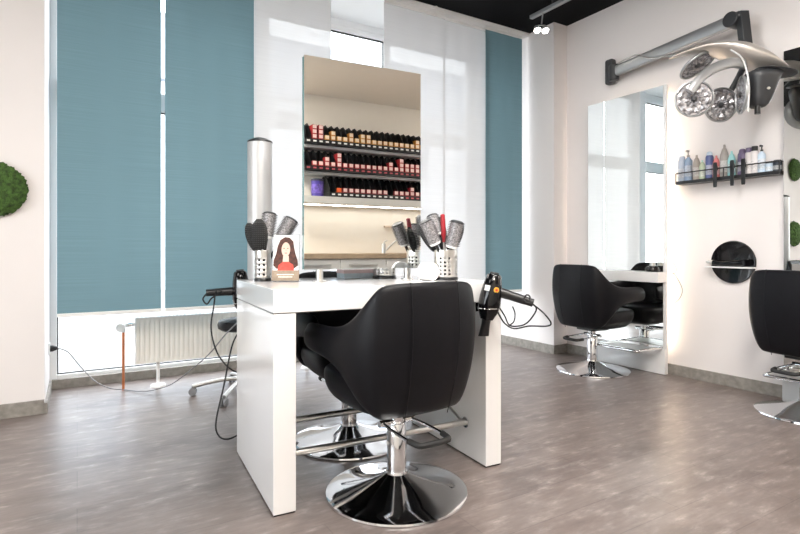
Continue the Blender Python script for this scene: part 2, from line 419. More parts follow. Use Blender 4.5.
# ---------------------------------------------------------------- styling chairs
def make_chair(loc, rz, label):
    t = thing('styling_chair', label, 'chair', loc, rz, 'black leather salon chairs')
    half = [(.290, .285, .592, .690, 0), (.300, .22, .580, .699, 0), (.307, .14, .578, .702, 0), (.307, .06, .572, .702, .0), (.304, -.005, .556, .706, .0), (.300, -.05, .525, .716, .010),
            (.292, -.095, .455, .735, .025), (.281, -.14, .395, .768, .045), (.263, -.183, .370, .815, .055), (.238, -.217, .362, .858, .06), (.205, -.240, .36, .877, .06), (.11, -.262, .36, .881, .06)]
    st = [(-a, b, c, d, e) for a, b, c, d, e in half] + [(0, -.268, .36, .881, .06)] + half[::-1]
    rings = []
    N = len(st)
    for i, (x, y, b, tp, tap) in enumerate(st):
        p = Vector(st[max(i-1, 0)][:2]); q = Vector(st[min(i+1, N-1)][:2]); d = (q-p).normalized()
        out = Vector((d.y, -d.x))              # outward of the U
        if out.dot(Vector((x, y+.0001))) < 0: out = -out
        th = .030 if i in (0, N-1) else .046 if (i < 5 or i > N-6) else .055
        c = Vector((x, y)); H_ = tp-b
        def pt(off, h): v = c+out*off; return (v.x, v.y, h)
        rings.append([pt(-tap*1.0, b), pt(-tap*.35+.004, b+H_*.28), pt(.006, b+H_*.6), pt(-.004, tp-.03), pt(-.016, tp-.004),
                      pt(-th+.012, tp-.004), pt(-th, tp-.03), pt(-th-.004, b+H_*.6), pt(-th-tap*.5, b+H_*.28), pt(-th-tap*1.0, b)])
    bm = B(); loft(bm, rings); obj('back_shell', bm, LEATH, t, sub=2)
    bm = B()
    for sx in (-1, 1):                         # piping over the facets of the back
        q = [rings[(N//2)+sx*1][k] for k in range(0, 5)]
        tube(bm, smoothpath([Vector(v)+Vector((0, -.0015, 0)) for v in q], 4), .0018, 6)
    obj('seam', bm, LEATH, t)
    bm = B(); rr = []
    for (h, s, yo) in ((.352, .60, 0), (.365, .80, 0), (.41, .95, 0), (.455, 1.0, 0), (.492, 1.0, 0), (.508, .95, 0), (.513, .80, 0)):
        ring = []
        for k in range(28):
            a = 2*math.pi*k/28; ca, sa = math.cos(a), math.sin(a)
            ex = .55
            ring.append((.245*s*math.copysign(abs(ca)**ex, ca), .045+(.255*s)*math.copysign(abs(sa)**ex, sa), h + (.012 if sa > .5 and h > .48 else 0)*0))
        rr.append(ring)
    loft(bm, rr); obj('seat', bm, LEATH, t, sub=1)
    bm = B(); box(bm, -.09, .09, -.09, .09, .335, .356); obj('seat_plate', bm, BLACK, t, smooth=False, bevel=.006)
    bm = B(); lathe(bm, [(.040, .07), (.040, .285), (.037, .29), (.0, .29)], seg=32); lathe(bm, [(.026, .285), (.026, .34)], seg=24); obj('gas_column', bm, CHROME, t)
    bm = B(); lathe(bm, [(.0, 0), (.29, 0), (.292, .004), (.290, .011), (.270, .017), (.22, .026), (.16, .040), (.10, .058), (.065, .072), (.046, .082), (.044, .09), (.0, .09)], seg=72); obj('round_base', bm, CHROME, t)
    bm = B(); U = [(-.07, -.01, .292), (-.078, -.10, .288), (-.08, -.20, .282), (-.072, -.245, .279), (-.05, -.262, .278), (.05, -.262, .278), (.072, -.245, .279), (.08, -.20, .282), (.078, -.10, .288), (.07, -.01, .292)]
    tube(bm, smoothpath(U, 3), .007, 10); cyl(bm, (-.085, 0, .292), (.085, 0, .292), .014); obj('pump_lever', bm, CHROME, t)
    bm = B(); tube(bm, smoothpath(U[2:8], 3), .0115, 10); obj('lever_grip', bm, RUBBER, t)
    return t
ch = make_chair(W(-.014, 2.20, 0), R(3), 'large black leather salon chair pushed up to the near side of the desk')
dup(ch, W(-.267, 2.80, 0), R(180-3), 'black leather salon chair on the far side of the desk, base seen under it')
c2 = dup(ch, W(1.59, 4.40, 0), R(-92), 'black leather salon chair facing the tall backlit wall mirror')
c3 = dup(ch, W(2.46, 3.22, 0), R(-96), 'black leather salon chair cut off by the right edge, facing the wall')

c3.scale = (.93, .93, 1)
# ---------------------------------------------------------------- rolling stool behind the desk
c = W(-1.09, 3.72, 0)
t = thing('rolling_stool', 'chrome five-star rolling stool behind the left desk leg', 'stool', c, R(-2))
bm = B(); lathe(bm, [(.0, .07), (.045, .07), (.045, .12), (.02, .13), (.02, .44), (.0, .44)]); obj('column', bm, CHROME, t)
bm = B(); lathe(bm, [(0, .44), (.15, .44), (.172, .455), (.175, .48), (.165, .505), (.12, .515), (0, .517)]); obj('seat', bm, LEATH, t)
for k in range(5):
    a = R(72*k+20); ux, uy = math.cos(a), math.sin(a)
    bm = B(); tube(bm, smoothpath([(ux*.03, uy*.03, .10), (ux*.15, uy*.15, .095), (ux*.27, uy*.27, .075), (ux*.335, uy*.335, .06)], 4), .014, 10); lg = obj('leg', bm, STEEL, t)
    bm = B(); v = Vector((-uy, ux, 0)); q = Vector((ux*.335, uy*.335, .026))
    for s in (-1, 1): cyl(bm, q+v*s*.006, q+v*s*.020, .026, seg=20)
    cyl(bm, q+Vector((0, 0, .0)), q+Vector((0, 0, .04)), .007)
    obj('caster', bm, mat('caster_grey', (.25, .25, .26), .35, var=.1), lg)

# ---------------------------------------------------------------- silver column
c = W((260-400)/F*3.05, 3.05, 0)
t = thing('floor_column', 'tall brushed silver cylinder with black cap behind the desk', 'column', c)
bm = B(); lathe(bm, [(0, .01), (.070, .01), (.070, 1.605), (0, 1.605)], seg=48); obj('tube', bm, mat('satin_tube', (.56, .56, .565), .42, metal=.45, var=.02), t)
bm = B(); lathe(bm, [(0, 1.605), (.072, 1.605), (.070, 1.615), (.045, 1.628), (.03, 1.633), (0, 1.634)], seg=48); obj('cap', bm, BLACK, t)
bm = B(); lathe(bm, [(0, 0), (.078, 0), (.078, .01), (0, .01)], seg=48); obj('base_ring', bm, BLACK, t)

# ---------------------------------------------------------------- brush holders and brushes
BARK = mat('brush_ceramic', (.30, .29, .30), .45, metal=.3, var=.75, vscale=160)
BRIS = mat('brush_bristles', (.10, .095, .10), .6, var=.9, vscale=120)
def holder(loc, r, h, label, rows=9, seg=32):
    t = thing('brush_holder', label, 'brush holder', loc, 0, 'perforated steel brush holders')
    bm = B(); z0 = .014
    hs = [z0, z0+.012] + [z0+.012+(h-.03-z0)*k/(2*rows-1) for k in range(1, 2*rows)] + [h-.002, h]
    V = [[bm.verts.new((r*math.cos(2*math.pi*i/seg), r*math.sin(2*math.pi*i/seg), z)) for i in range(seg)] for z in hs]
    for j in range(len(hs)-1):
        for i in range(seg):
            hole = (1 <= j <= 2*rows-2) and j % 2 == 1 and i % 2 == 0 and (i//2) % 4 != 0
            if hole: continue
            k = (i+1) % seg; bm.faces.new((V[j][i], V[j][k], V[j+1][k], V[j+1][i]))
    o = obj('perforated_cup', bm, STEEL, t); s = o.modifiers.new('wall', 'SOLIDIFY'); s.thickness = .0014
    bm = B(); lathe(bm, [(0, 0), (r*1.06, 0), (r*1.06, .010), (r*1.0, .014), (0, .014)]); obj('base', bm, BLACK, t)
    return t
def round_brush(p, q, br, bl, label, hand=BLACK, barrel=BARK, tip=FROST):
    p, q = Vector(p), Vector(q); d = (q-p).normalized(); L0 = (q-p).length
    t = thing('round_brush', label, 'hair brush', p, 0, 'round hair brushes in the holders')
    q0 = d*(L0-bl)
    bm = B(); lathe(bm, [(0, 0), (.008, 0), (.009, .03), (.007, L0*.35), (.008, L0-bl-.01), (0, L0-bl-.01)], (0,0,0), d, 16); obj('handle', bm, hand, t)
    bm = B(); lathe(bm, [(0, -.012), (br*.75, -.010), (br*.85, 0), (br*.85, .004), (0, .004)], q0, d, 24); obj('collar', bm, tip, t)
    bm = B(); lathe(bm, [(0, 0), (br*.86, .001), (br*.86, bl-.006), (0, bl-.004)], q0, d, 28); obj('barrel', bm, barrel, t)
    bm = B(); a, b, _ = frame(d)
    for i in range(14):
        for j in range(20):
            an = 2*math.pi*(j+(i % 2)*.5)/20; u = a*math.cos(an)+b*math.sin(an)
            o = q0+d*(.006+(bl-.014)*i/13)
            cyl(bm, o+u*br*.84, o+u*br*1.13, .0009, .0006, 3)
    obj('bristles', bm, BRIS, t)
    bm = B(); lathe(bm, [(0, 0), (br*.9, 0), (br*.9, .005), (br*.6, .010), (0, .011)], q0+d*(bl-.006), d, 24); obj('end_cap', bm, DGREY, t)
def flat_brush(p, q, w, label):
    p, q = Vector(p), Vector(q); d = (q-p).normalized(); L0 = (q-p).length
    t = thing('paddle_brush', label, 'hair brush', p, 0, 'black brushes in the holders')
    side = CR
    nrm = d.cross(side).normalized()
    bm = B(); tube(bm, [d*(L0*k/6) for k in range(4)], [.007, .008, .008, .009], 12); obj('handle', bm, BLACK, t)
    bm = B(); rings = []
    for k in range(11):
        u = k/10; ww = w*math.sin(math.pi*min(max(u*.92+.06, 0), 1))**.45; c0 = d*(L0*.48+L0*.52*u)
        rings.append([c0+side*ww*math.cos(a)+nrm*.011*math.sin(a)*(ww/w) for a in [2*math.pi*i/16 for i in range(16)]])
    loft(bm, rings); obj('head', bm, RUBBER, t)
    bm = B()
    for k in range(14):
        for j in range(-3, 4):
            c0 = d*(L0*.50+L0*.44*k/13)+side*w*.22*j
            cyl(bm, c0-nrm*.008, c0-nrm*.026, .001, .001, 4)
            cyl(bm, c0+nrm*.008, c0+nrm*.026, .001, .001, 4)
    obj('bristles', bm, BLACK, t)
CR = Vector((CS, -SN, 0)); CF = Vector((SN, CS, 0)); UP = Vector((0, 0, 1))

hl = D(.09, .555, DH); holder(hl, .037, .145, 'slim perforated steel brush holder at the left end of the desk', 5, 20)
def inh(c, dx, dz, top_px, top_py, z=2.515):
    return c+CR*dx+CF*dz+UP*.02, P(top_px, top_py, z)
a, b = inh(hl, .006, .0, 249, 223, 2.53); flat_brush(a, b, .034, 'black paddle brush leaning left in the left brush holder')
a, b = inh(hl, -.008, -.014, 259, 219, 2.49); flat_brush(a, b, .040, 'black paddle brush upright in the left brush holder')
a, b = inh(hl, -.012, .014, 270, 213, 2.56); round_brush(a, b, .034, .115, 'grey round brush upright in the left brush holder')
a, b = inh(hl, -.016, .004, 292, 219, 2.57); round_brush(a, b, .036, .105, 'grey round brush leaning right behind the photo card')

hr = D(.905, .235, DH); holder(hr, .057, .147, 'wide perforated steel brush holder at the right end of the desk', 6, 32)
def top2(px, py, z): return P(px, py, z)
c = hr+UP*.02
round_brush(c+CR*.02+CF*-.02, top2(425, 221, 2.55), .034, .115, 'grey round brush leaning left at the front of the right holder')
round_brush(c+CR*.02+CF*.02, top2(432, 215, 2.68), .030, .10, 'grey round brush at the back left of the right holder')
round_brush(c+CR*-.01+CF*-.02, top2(457.5, 221.5, 2.55), .036, .12, 'fat grey round brush leaning right in the right holder', BLACK, BARK)
flat_brush(c+CR*.0+CF*.02, top2(439, 217, 2.70), .030, 'black brush in the middle of the right brush holder')
flat_brush(c+CR*-.02+CF*.02, top2(460, 222, 2.72), .038, 'black brush behind the fat round brush in the right holder')
flat_brush(c+CR*.02+CF*.0, top2(421, 226, 2.64), .032, 'black brush leaning furthest left in the right brush holder')
# red handled comb
p0, p1 = c+CF*-.005, top2(442.5, 214, 2.56); d = (p1-p0)
t = thing('tail_comb', 'red handled styling brush standing in the right brush holder', 'comb', p0)
bm = B(); tube(bm, [d*0, d*.55], .006, 10); obj('shaft', bm, STEEL, t)
bm = B(); tube(bm, smoothpath([d*.55, d*.65, d*.8, d*.93, d*1.0], 3), [.008]*3+[.012]*6+[.011]*3+[.004], 12); obj('handle', bm, mat('red_plastic', (.35, .02, .03), .4, var=.1), t)

t = thing('brush_holder', 'perforated steel brush holder half hidden behind the tall desk mirror', 'brush holder', D(.70, .50, DH), 0, 'perforated steel brush holders')
src = [o for o in bpy.data.objects if o.get('label', '').startswith('wide perforated')][0]
for chd in src.children: k = chd.copy(); COL.objects.link(k); k.parent = t

# photo card in acrylic stand
cc = D(.170, .455, DH)
t = thing('photo_card_stand', 'clear stand with printed portrait of a long-haired person on desk', 'photo stand', cc, -TH+R(2))
tilt = Matrix.Rotation(R(-9), 4, 'X')
pbox('acrylic_foot', (-.062, .062, -.02, .05, 0, .003), mat('acrylic', (.9, .92, .93), .05, trans=.9, var=.01), t, .001)
bm = B(); box(bm, -.062, .062, .002, .005, .003, .222, M=tilt); obj('acrylic_back', bm, MATS['acrylic'], t, smooth=False)
card = pbox('card', (-.058, .058, -.0015, .0015, .004, .218), mat('card_paper', (.78, .76, .78), .4, var=.02), t, 0, M=tilt)
def flatshape(name, pts, m, y):
    bm = B(); r = [[(x, y, z) for x, z in pts], [(x, y-.0006, z) for x, z in pts]]; loft(bm, r)
    bmesh.ops.transform(bm, matrix=tilt @ Matrix.Diagonal((1.08, 1, 1, 1)), verts=bm.verts); return obj(name, bm, m, card, smooth=False)
HAIR = mat('print_brown', (.065, .02, .013), .5, var=.5, vscale=70); SKIN = mat('print_skin', (.72, .50, .42), .5, var=.05)
def ell(cx, cz, a, b, n=24): return [(cx+a*math.cos(2*math.pi*i/n), cz+b*math.sin(2*math.pi*i/n)) for i in range(n)]
flatshape('printed_hair', [(-.053, .075), (-.052, .10), (-.042, .13), (-.037, .165), (-.026, .195), (-.006, .209), (.014, .206), (.030, .188), (.035, .155), (.042, .125), (.050, .10), (.053, .075), (.035, .06), (-.04, .06)], HAIR, -.0016)
flatshape('printed_neck', [(-.014, .075), (-.012, .12), (.012, .12), (.014, .075)], SKIN, -.0023)
flatshape('printed_face', [(x, z) for x, z in ell(-.001, .150, .0185, .034)], SKIN, -.0029)
flatshape('printed_top', [(-.035, .05), (-.03, .078), (-.012, .092), (.012, .092), (.032, .078), (.036, .05)], mat('print_red', (.62, .07, .05), .5, var=.3, vscale=60), -.0029)
flatshape('printed_band', [(-.058, .004), (-.058, .052), (.058, .052), (.058, .004)], mat('print_taupe', (.30, .23, .17), .5, var=.2, vscale=80), -.0036)
for s in (-1, 1): flatshape('printed_eye', ell(-.001+s*.008, .155, .0035, .0018, 10), HAIR, -.0036)
flatshape('printed_nose', [(-.002, .143), (-.0005, .154), (.002, .143)], mat('print_skin_line', (.55, .33, .27), .5, var=.05), -.0036)
flatshape('printed_mouth', ell(-.001, .133, .006, .002, 12), mat('print_lip', (.5, .12, .12), .5, var=.05), -.0036)
for k, wd in enumerate((.036, .030)):
    flatshape('printed_text_line', [(-wd, .030-k*.011), (-wd, .035-k*.011), (wd, .035-k*.011), (wd, .030-k*.011)], mat('print_text', (.72, .66, .58), .5, var=.4, vscale=300), -.0043)

# neck paper roll, cord, box under the mirror
rp = P(427, 264+8.5, 2.50)
t = thing('paper_roll', 'round white paper roll between the tall mirror and right brush holder', 'paper roll', D(.805, .235, DH), DANG+R(15))
bm = B(); lathe(bm, [(.010, -.035), (.040, -.035), (.0425, -.032), (.0425, .032), (.040, .035), (.010, .035)], (0, 0, .0425), (0, 1, 0), 40); obj('roll', bm, mat('tissue', (.88, .88, .88), .8, var=.02), t)
bm = B(); pts = smoothpath([D(.735, .20, DH+.004), D(.72, .17, DH+.03), D(.705, .17, DH+.055), D(.69, .18, DH+.045), D(.687, .19, DH+.02), D(.70, .20, DH+.004), D(.74, .19, DH+.003)], 6)
tube(bm, pts, .0022, 8); tag(obj('looped_cord', bm, FROST), 'thin white looped cord on the desk before the paper roll', 'cord')
t = thing('tissue_box', 'flat pink and pale blue box on the desk seen under the mirror', 'box', D(.60, .61, DH), DANG)
pbox('lower_tray', (-.10, .10, -.05, .05, 0, .026), mat('pale_blue_card', (.62, .72, .80), .5, var=.1, vscale=30), t, .002)
pbox('lid', (-.102, .102, -.052, .052, .026, .046), mat('pink_card', (.82, .64, .66), .5, var=.05), t, .002)

# ---------------------------------------------------------------- hair dryers
def dryer(top, bot, hand_a, hand_b, label, stickers=True, ring=None):
    top, bot = Vector(top), Vector(bot); d = (bot-top).normalized(); L0 = (bot-top).length
    t = thing('hair_dryer', label, 'hair dryer', top)
    bm = B(); lathe(bm, [(0, 0), (.026, .001), (.033, .008), (.041, L0*.18), (.048, L0*.36), (.049, L0*.50), (.044, L0*.60), (.033, L0*.69), (.028, L0*.73)], (0,0,0), d, 32); bd = obj('body', bm, GLOSSB, t)
    bm = B(); a, b, _ = frame(d); rings = []
    for u, wa, wb in ((.70, .027, .027), (.80, .024, .022), (.92, .027, .014), (1.0, .030, .008)):
        rings.append([d*L0*u + CR*wa*.8*math.cos(2*math.pi*i/20) + d.cross(CR).normalized()*wb*math.sin(2*math.pi*i/20) for i in range(20)])
    loft(bm, rings); obj('nozzle', bm, BLACK, t)
    ha, hb = Vector(hand_a)-top, Vector(hand_b)-top
    bm = B(); tube(bm, smoothpath([ha, ha.lerp(hb, .35), ha.lerp(hb, .7), hb], 3), [.022]*3+[.020]*4+[.018]*3, 16); hd = obj('handle', bm, BLACK, t)
    bm = B(); lathe(bm, [(.018, -.008), (.020, -.006), (.020, .0), (.018, .002)], (0,0,0), d, 24); obj('rear_grille', bm, DGREY, t)
    if stickers:
        u = CR*.30-CF*.95; u = (u-d*u.dot(d)).normalized()
        c0 = d*L0*.24+u*.0435
        bm = B(); lathe(bm, [(.0, 0), (.0125, 0), (.0125, .0025), (0, .0025)], c0-u*.0015, u, 24); bg = obj('round_badge', bm, mat('badge_yellow', (.80, .45, .06), .4, var=.05), bd)
        bm = B(); lathe(bm, [(.0, .0025), (.006, .0025), (.006, .0036), (0, .0036)], c0-u*.0015, u, 16); obj('badge_centre', bm, mat('badge_red', (.6, .05, .03), .4, var=.05), bg)
        u2 = -CR*.62-CF*.78; u2 = (u2-d*u2.dot(d)).normalized(); v2 = d.cross(u2).normalized()
        c1 = d*L0*.23+u2*.0430
        bm = B(); loft(bm, [[c1+u2*o+v2*sx*.012+d*sz*.012 for sx, sz in ((-1,-1),(1,-1),(1,1),(-1,1))] for o in (-.003, .0015)]); obj('white_sticker', bm, FROST, bd)
    return t
zr = 2.36
dryer(P(494.5, 274, zr), P(483.5, 336, zr+.0), P(499, 292, zr), P(533, 303, zr-.02), 'black hair dryer with yellow badge held in a ring at the right desk corner')
t = thing('dryer_ring', 'chrome dryer holder ring fixed under the right front desk corner', 'dryer holder', D(.93, 0, .75), DANG)
rc = P(488.5, 308, zr); rl = Matrix.Rotation(-DANG, 3, 'Z') @ (rc-D(.93, 0, .75))
bm = B(); tube(bm, [rl+Vector((.045*math.cos(a), .045*math.sin(a), 0)) for a in [2*math.pi*i/32 for i in range(32)]], .0035, 8, closed=True); obj('ring', bm, CHROME, t)
bm = B(); tube(bm, [rl+Vector((0, .045, 0)), (rl.x, -.002, rl.z)], .006, 8); box(bm, rl.x-.025, rl.x+.025, -.004, .0, rl.z-.02, rl.z+.02)
obj('bracket', bm, CHROME, t)
bm = B(); S = lambda l, z: [P(470+x/7.63, 265+y/7.63, z+dz) for x, y, dz in l]
def cord(pts, r, label, m=RUBBER, name='power_cord'):
    bm = B(); tube(bm, smoothpath(pts, 7), r, 8); return tag(obj(name, bm, m), label, 'cord')
cord(S([(480, 300, -.03), (560, 365, 0), (617, 440, .02), (585, 466, .03), (450, 466, .02), (340, 486, 0), (270, 450, 0), (225, 385, 0), (205, 330, .02), (225, 330, .05), (265, 390, .05), (300, 458, .03), (370, 466, .0), (440, 438, -.02), (505, 345, -.05), (480, 300, -.08), (430, 285, -.08), (412, 262, -.07), (432, 228, -.07), (458, 246, -.07), (440, 285, -.07), (395, 275, -.06)], 2.36), .0035, 'black looped cord of the dryer at the right desk corner')
cord(S([(325, 318, -.02), (343, 370, 0), (335, 430, .02), (300, 462, .03)], 2.36), .003, 'short black cord drop under the right dryer handle')

zl = 2.80
dryer(P(240, 271, zl), P(244, 325, zl), P(236, 291, zl), P(206, 293, zl-.05), 'black hair dryer hanging behind the left rear desk corner', False)
t = thing('dryer_ring', 'chrome dryer holder ring behind the left rear desk corner', 'dryer holder', D(.05, DDP, .75), DANG)
rl = Matrix.Rotation(-DANG, 3, 'Z') @ (P(242.4, 303, zl)-D(.05, DDP, .75))
bm = B(); tube(bm, [rl+Vector((.045*math.cos(a), .045*math.sin(a), 0)) for a in [2*math.pi*i/32 for i in range(32)]], .0035, 8, closed=True); obj('ring', bm, CHROME, t)
bm = B(); tube(bm, [rl+Vector((0, -.045, 0)), (rl.x, .002, rl.z)], .006, 8); box(bm, rl.x-.025, rl.x+.025, 0, .004, rl.z-.02, rl.z+.02); obj('bracket', bm, CHROME, t)
Q = lambda l, z: [P(x, y, z+dz) for x, y, dz in l]
cord(Q([(207, 293, -.05), (203, 299, -.04), (207, 304, -.03), (212, 298, -.03), (222, 292, -.08), (216, 291, -.08), (214, 305, -.05), (211, 328, 0), (216, 350, 0), (226, 365, 0), (238, 372, 0), (246, 362, .0)], zl), .0042, 'black cord looping down from the left hair dryer')
cord(Q([(240, 330, .05), (232, 346, 0), (224, 385, -.05), (216, 422, -.1), (219, 436, -.1), (228, 439, -.1), (240, 434, 0)], 2.80), .0042, 'long black cord loop nearly touching the floor left of the desk')
for pts in ([(202, 300, 0), (206, 288, -.02), (224, 286, -.05), (234, 292, 0)], [(204, 304, 0), (212, 294, -.05), (226, 298, -.05), (234, 290, 0)]): pass
# white supply cable from the wall
bm = B()
pl = P(51.5, 348.5, 3.70); pl.x = -.155
t = thing('wall_plug', 'black plug in the left window reveal above the skirting', 'plug', pl)
bm = B(); lathe(bm, [(0, -.0145), (.022, -.0145), (.022, .008), (.014, .03), (.006, .042), (0, .042)], (0,0,0), (1, 0, 0), 20); obj('plug_body', bm, BLACK, t)
bm = B(); box(bm, -.0148, -.006, -.04, .04, -.04, .04); obj('socket_plate', bm, FROST, t, smooth=False, bevel=.003)
cord([pl+Vector((.035, 0, 0)), P(68, 352, 3.75), P(80, 366, 3.78), P(95, 381, 3.80), P(110, 388.2, 3.81), P(124, 389.6, 3.77), P(142, 391.4, 3.70), P(158, 389, 3.68), P(175, 382, 3.5), P(206, 357, 3.1), P(225, 335, 2.85), P(238, 322, 2.76)], .0035, 'grey supply cable sagging from the plug across the floor to the desk', mat('grey_cable', (.25, .25, .26), .5, var=.05), 'supply_cable')

# ---------------------------------------------------------------- wall mirrors on the right
def wall_mirror(ya, yb, label, glow):
    X0 = 3.985
    t = thing('mirror_panel', label, 'wall mirror', (X0, ya, 0), 0, 'tall wall mirror panels')
    w_ = yb-ya
    pbox('panel', (.004, .030, 0.0, w_, .004, 2.305), LACQ, t, .002)
    pbox('mirror_glass', (0, .004, .022, w_-.004, .205, 2.303), MIRR, t, 0)
    pbox('kick_panel', (-.012, .004, 0, w_, .004, .205), LACQ, t, .002)
    pbox('counter', (-.10, .0, 0.0, w_, .735, .818), LACQ, t, .004)
    bm = B()
    for yy in (.15, w_-.15): cyl(bm, (.03, yy, 1.9), (.074, yy, 1.9), .02); cyl(bm, (.03, yy, .4), (.074, yy, .4), .02)
    obj('wall_spacer', bm, STEEL, t)
    for dm in ((.035, .05, .045, .075, .25, 2.2), (.035, .05, .30, w_-.3, 2.10, 2.12)):
        pbox('led_strip', dm, mat('led_warm_%d' % glow, (.9, .8, .6), .5, emit=(1, .84, .64), estr=glow), t, 0)
    return t
wall_mirror(2.519, 3.273, 'tall backlit mirror panel on the right wall behind the middle chair', 19)
yb2 = YX(783, 3.985)
wall_mirror(yb2-.76, yb2, 'tall mirror panel at the right edge of the photo', 12)
# LED strips give a soft warm glow round the panels
def area(name, loc, rot, sx, sy, power, col, spread=180):
    l = bpy.data.lights.new(name, 'AREA'); l.shape = 'RECTANGLE'; l.size = sx; l.size_y = sy; l.energy = power; l.color = col; l.spread = R(spread)
    o = bpy.data.objects.new(name, l); COL.objects.link(o); o.location = loc; o.rotation_euler = rot; return o

def footrest(yc, label):
    t = thing('footrest', label, 'footrest', (3.97, yc, 0), 0, 'chrome wall footrests')
    bm = B(); pts = [(0, -.2, .21), (-.24, -.2, .212), (-.285, -.19, .212), (-.295, -.15, .212), (-.295, .15, .212), (-.285, .19, .212), (-.24, .2, .212), (0, .2, .21)]
    tube(bm, smoothpath(pts, 3), .011, 10); obj('frame', bm, CHROME, t)
    bm = B(); box(bm, -.28, -.05, -.185, .185, .212, .220); obj('tread', bm, STEEL, t, smooth=False, bevel=.002)
    bm = B()
    for k in range(5): box(bm, -.25+k*.038, -.244+k*.038, -.17, .17, .220, .222)
    obj('grip_strips', bm, STEEL, t, smooth=False)
footrest(2.75, 'chrome footrest below the backlit wall mirror beside the middle chair')
footrest(1.48, 'chrome footrest under the mirror panel at the right edge')

# little black dish with a jar on the counter
t = thing('styling_dish', 'black domed dish with a small grey cap on the mirror counter', 'dish', (3.935, 2.60, .818))
bm = B(); lathe(bm, [(0, 0), (.045, 0), (.055, .012), (.05, .035), (.03, .048), (0, .05)]); obj('dome', bm, GLOSSB, t)
bm = B(); lathe(bm, [(0, .048), (.022, .048), (.022, .075), (.018, .078), (0, .078)]); obj('cap', bm, STEEL, t)
cord(Q([(668.5, 260, 0), (674, 264, 0), (676.5, 270, 0), (673, 274, 0), (670.5, 272, 0), (675, 275, 0), (682, 288, 0), (680.5, 297, 0), (674, 304, 0), (668.5, 308, 0)], 4.13), .003, 'thin grey cable curling out beside the backlit mirror panel', mat('grey_cable', (.2, .2, .2), .5), 'thin_cable')

# ---------------------------------------------------------------- bottle rack on the wall
XF = 3.955
ya = YX(675.5, XF); ye = 1.71
t = thing('wall_rack', 'long black metal wall rack holding styling bottles', 'rack', (XR, ya, 1.50))
dx = XF-XR; ln = ye-ya-.0
yn = ye-ya
pbox('tray', (dx, -.002, yn, 0, -.004, .020), BLACK, t, .001)
bm = B()
for (p, q) in (((dx+.004, 0, .082), (dx+.004, yn, .082)), ((-.005, 0, .082), (dx+.004, 0, .082)), ((-.005, 0, .015), (-.005, 0, .082)), ((dx+.004, 0, .0), (dx+.004, 0, .082)), ((dx+.004, yn, 0), (dx+.004, yn, .082)), ((dx+.004, yn/2, 0), (dx+.004, yn/2, .082)), ((-.005, yn, .082), (dx+.004, yn, .082))):
    cyl(bm, p, q, .0045, seg=8)
obj('rail', bm, BLACK, t)
def bottle(px, top, r, body, cap, shape, label):
    X = 4.010; y = YX(px, X); h = top
    t = thing('styling_bottle', label, 'bottle', (X, y, 1.5205), 0, 'styling product bottles in the wall rack')
    bm = B()
    if shape == 'cone': pr = [(0, 0), (r, 0), (r, h*.60), (r*.92, h*.70), (r*.55, h*.86), (r*.3, h*.90), (0, h*.90)]; cp = [(0, h*.90), (r*.32, h*.90), (r*.25, h), (0, h)]
    elif shape == 'can': pr = [(0, 0), (r, 0), (r, h*.80), (r*.8, h*.86), (0, h*.86)]; cp = [(0, h*.86), (r*.82, h*.86), (r*.7, h*.97), (r*.4, h), (0, h)]
    elif shape == 'jar': pr = [(0, 0), (r, 0), (r, h*.82), (0, h*.82)]; cp = [(0, h*.82), (r*.8, h*.82), (r*.8, h), (0, h)]
    else: pr = [(0, 0), (r, 0), (r, h*.66), (r*.6, h*.74), (r*.3, h*.78), (0, h*.78)]; cp = [(0, h*.78), (r*.38, h*.78), (r*.38, h*.84), (r*.15, h*.85), (r*.15, h*.95), (0, h*.95)]
    lathe(bm, pr, seg=24); bd = obj('body', bm, body, t)
    bm = B(); lathe(bm, cp, seg=20)
    if shape == 'pump': box(bm, -r*.95, r*.2, -r*.22, r*.22, h*.94, h)
    obj('cap', bm, cap, t)
    bm = B(); lathe(bm, [(r*1.01, h*.14), (r*1.01, h*.5)], seg=24); obj('label_band', bm, mat('label_'+body.name, tuple(min(1, c*.5+.35) for c in body.diffuse_color[:3]), .5, var=.25, vscale=90), bd)
def bmt(n, c, r=.3, **k):
    m = mat(n, c, r, var=.05, **k); m.diffuse_color = (*c, 1); return m
BL = bmt('bottle_blue', (.30, .40, .56)); SI = bmt('bottle_silver_blue', (.50, .56, .66)); TA = bmt('bottle_taupe', (.42, .36, .32)); GR = bmt('bottle_green', (.50, .58, .42))
NV = bmt('bottle_navy', (.10, .13, .30)); PK = bmt('bottle_coral', (.72, .24, .24)); GY = bmt('bottle_grey', (.34, .31, .29)); AQ = bmt('bottle_aqua', (.35, .66, .68))
PU = bmt('bottle_purple', (.18, .14, .24)); CL = bmt('bottle_clear', (.66, .62, .62)); WB = bmt('bottle_pale_blue', (.55, .66, .78)); DK = bmt('jar_dark', (.04, .05, .07)); BK = bmt('cap_black', (.015, .015, .015)); MT = bmt('cap_mint', (.5, .75, .68))
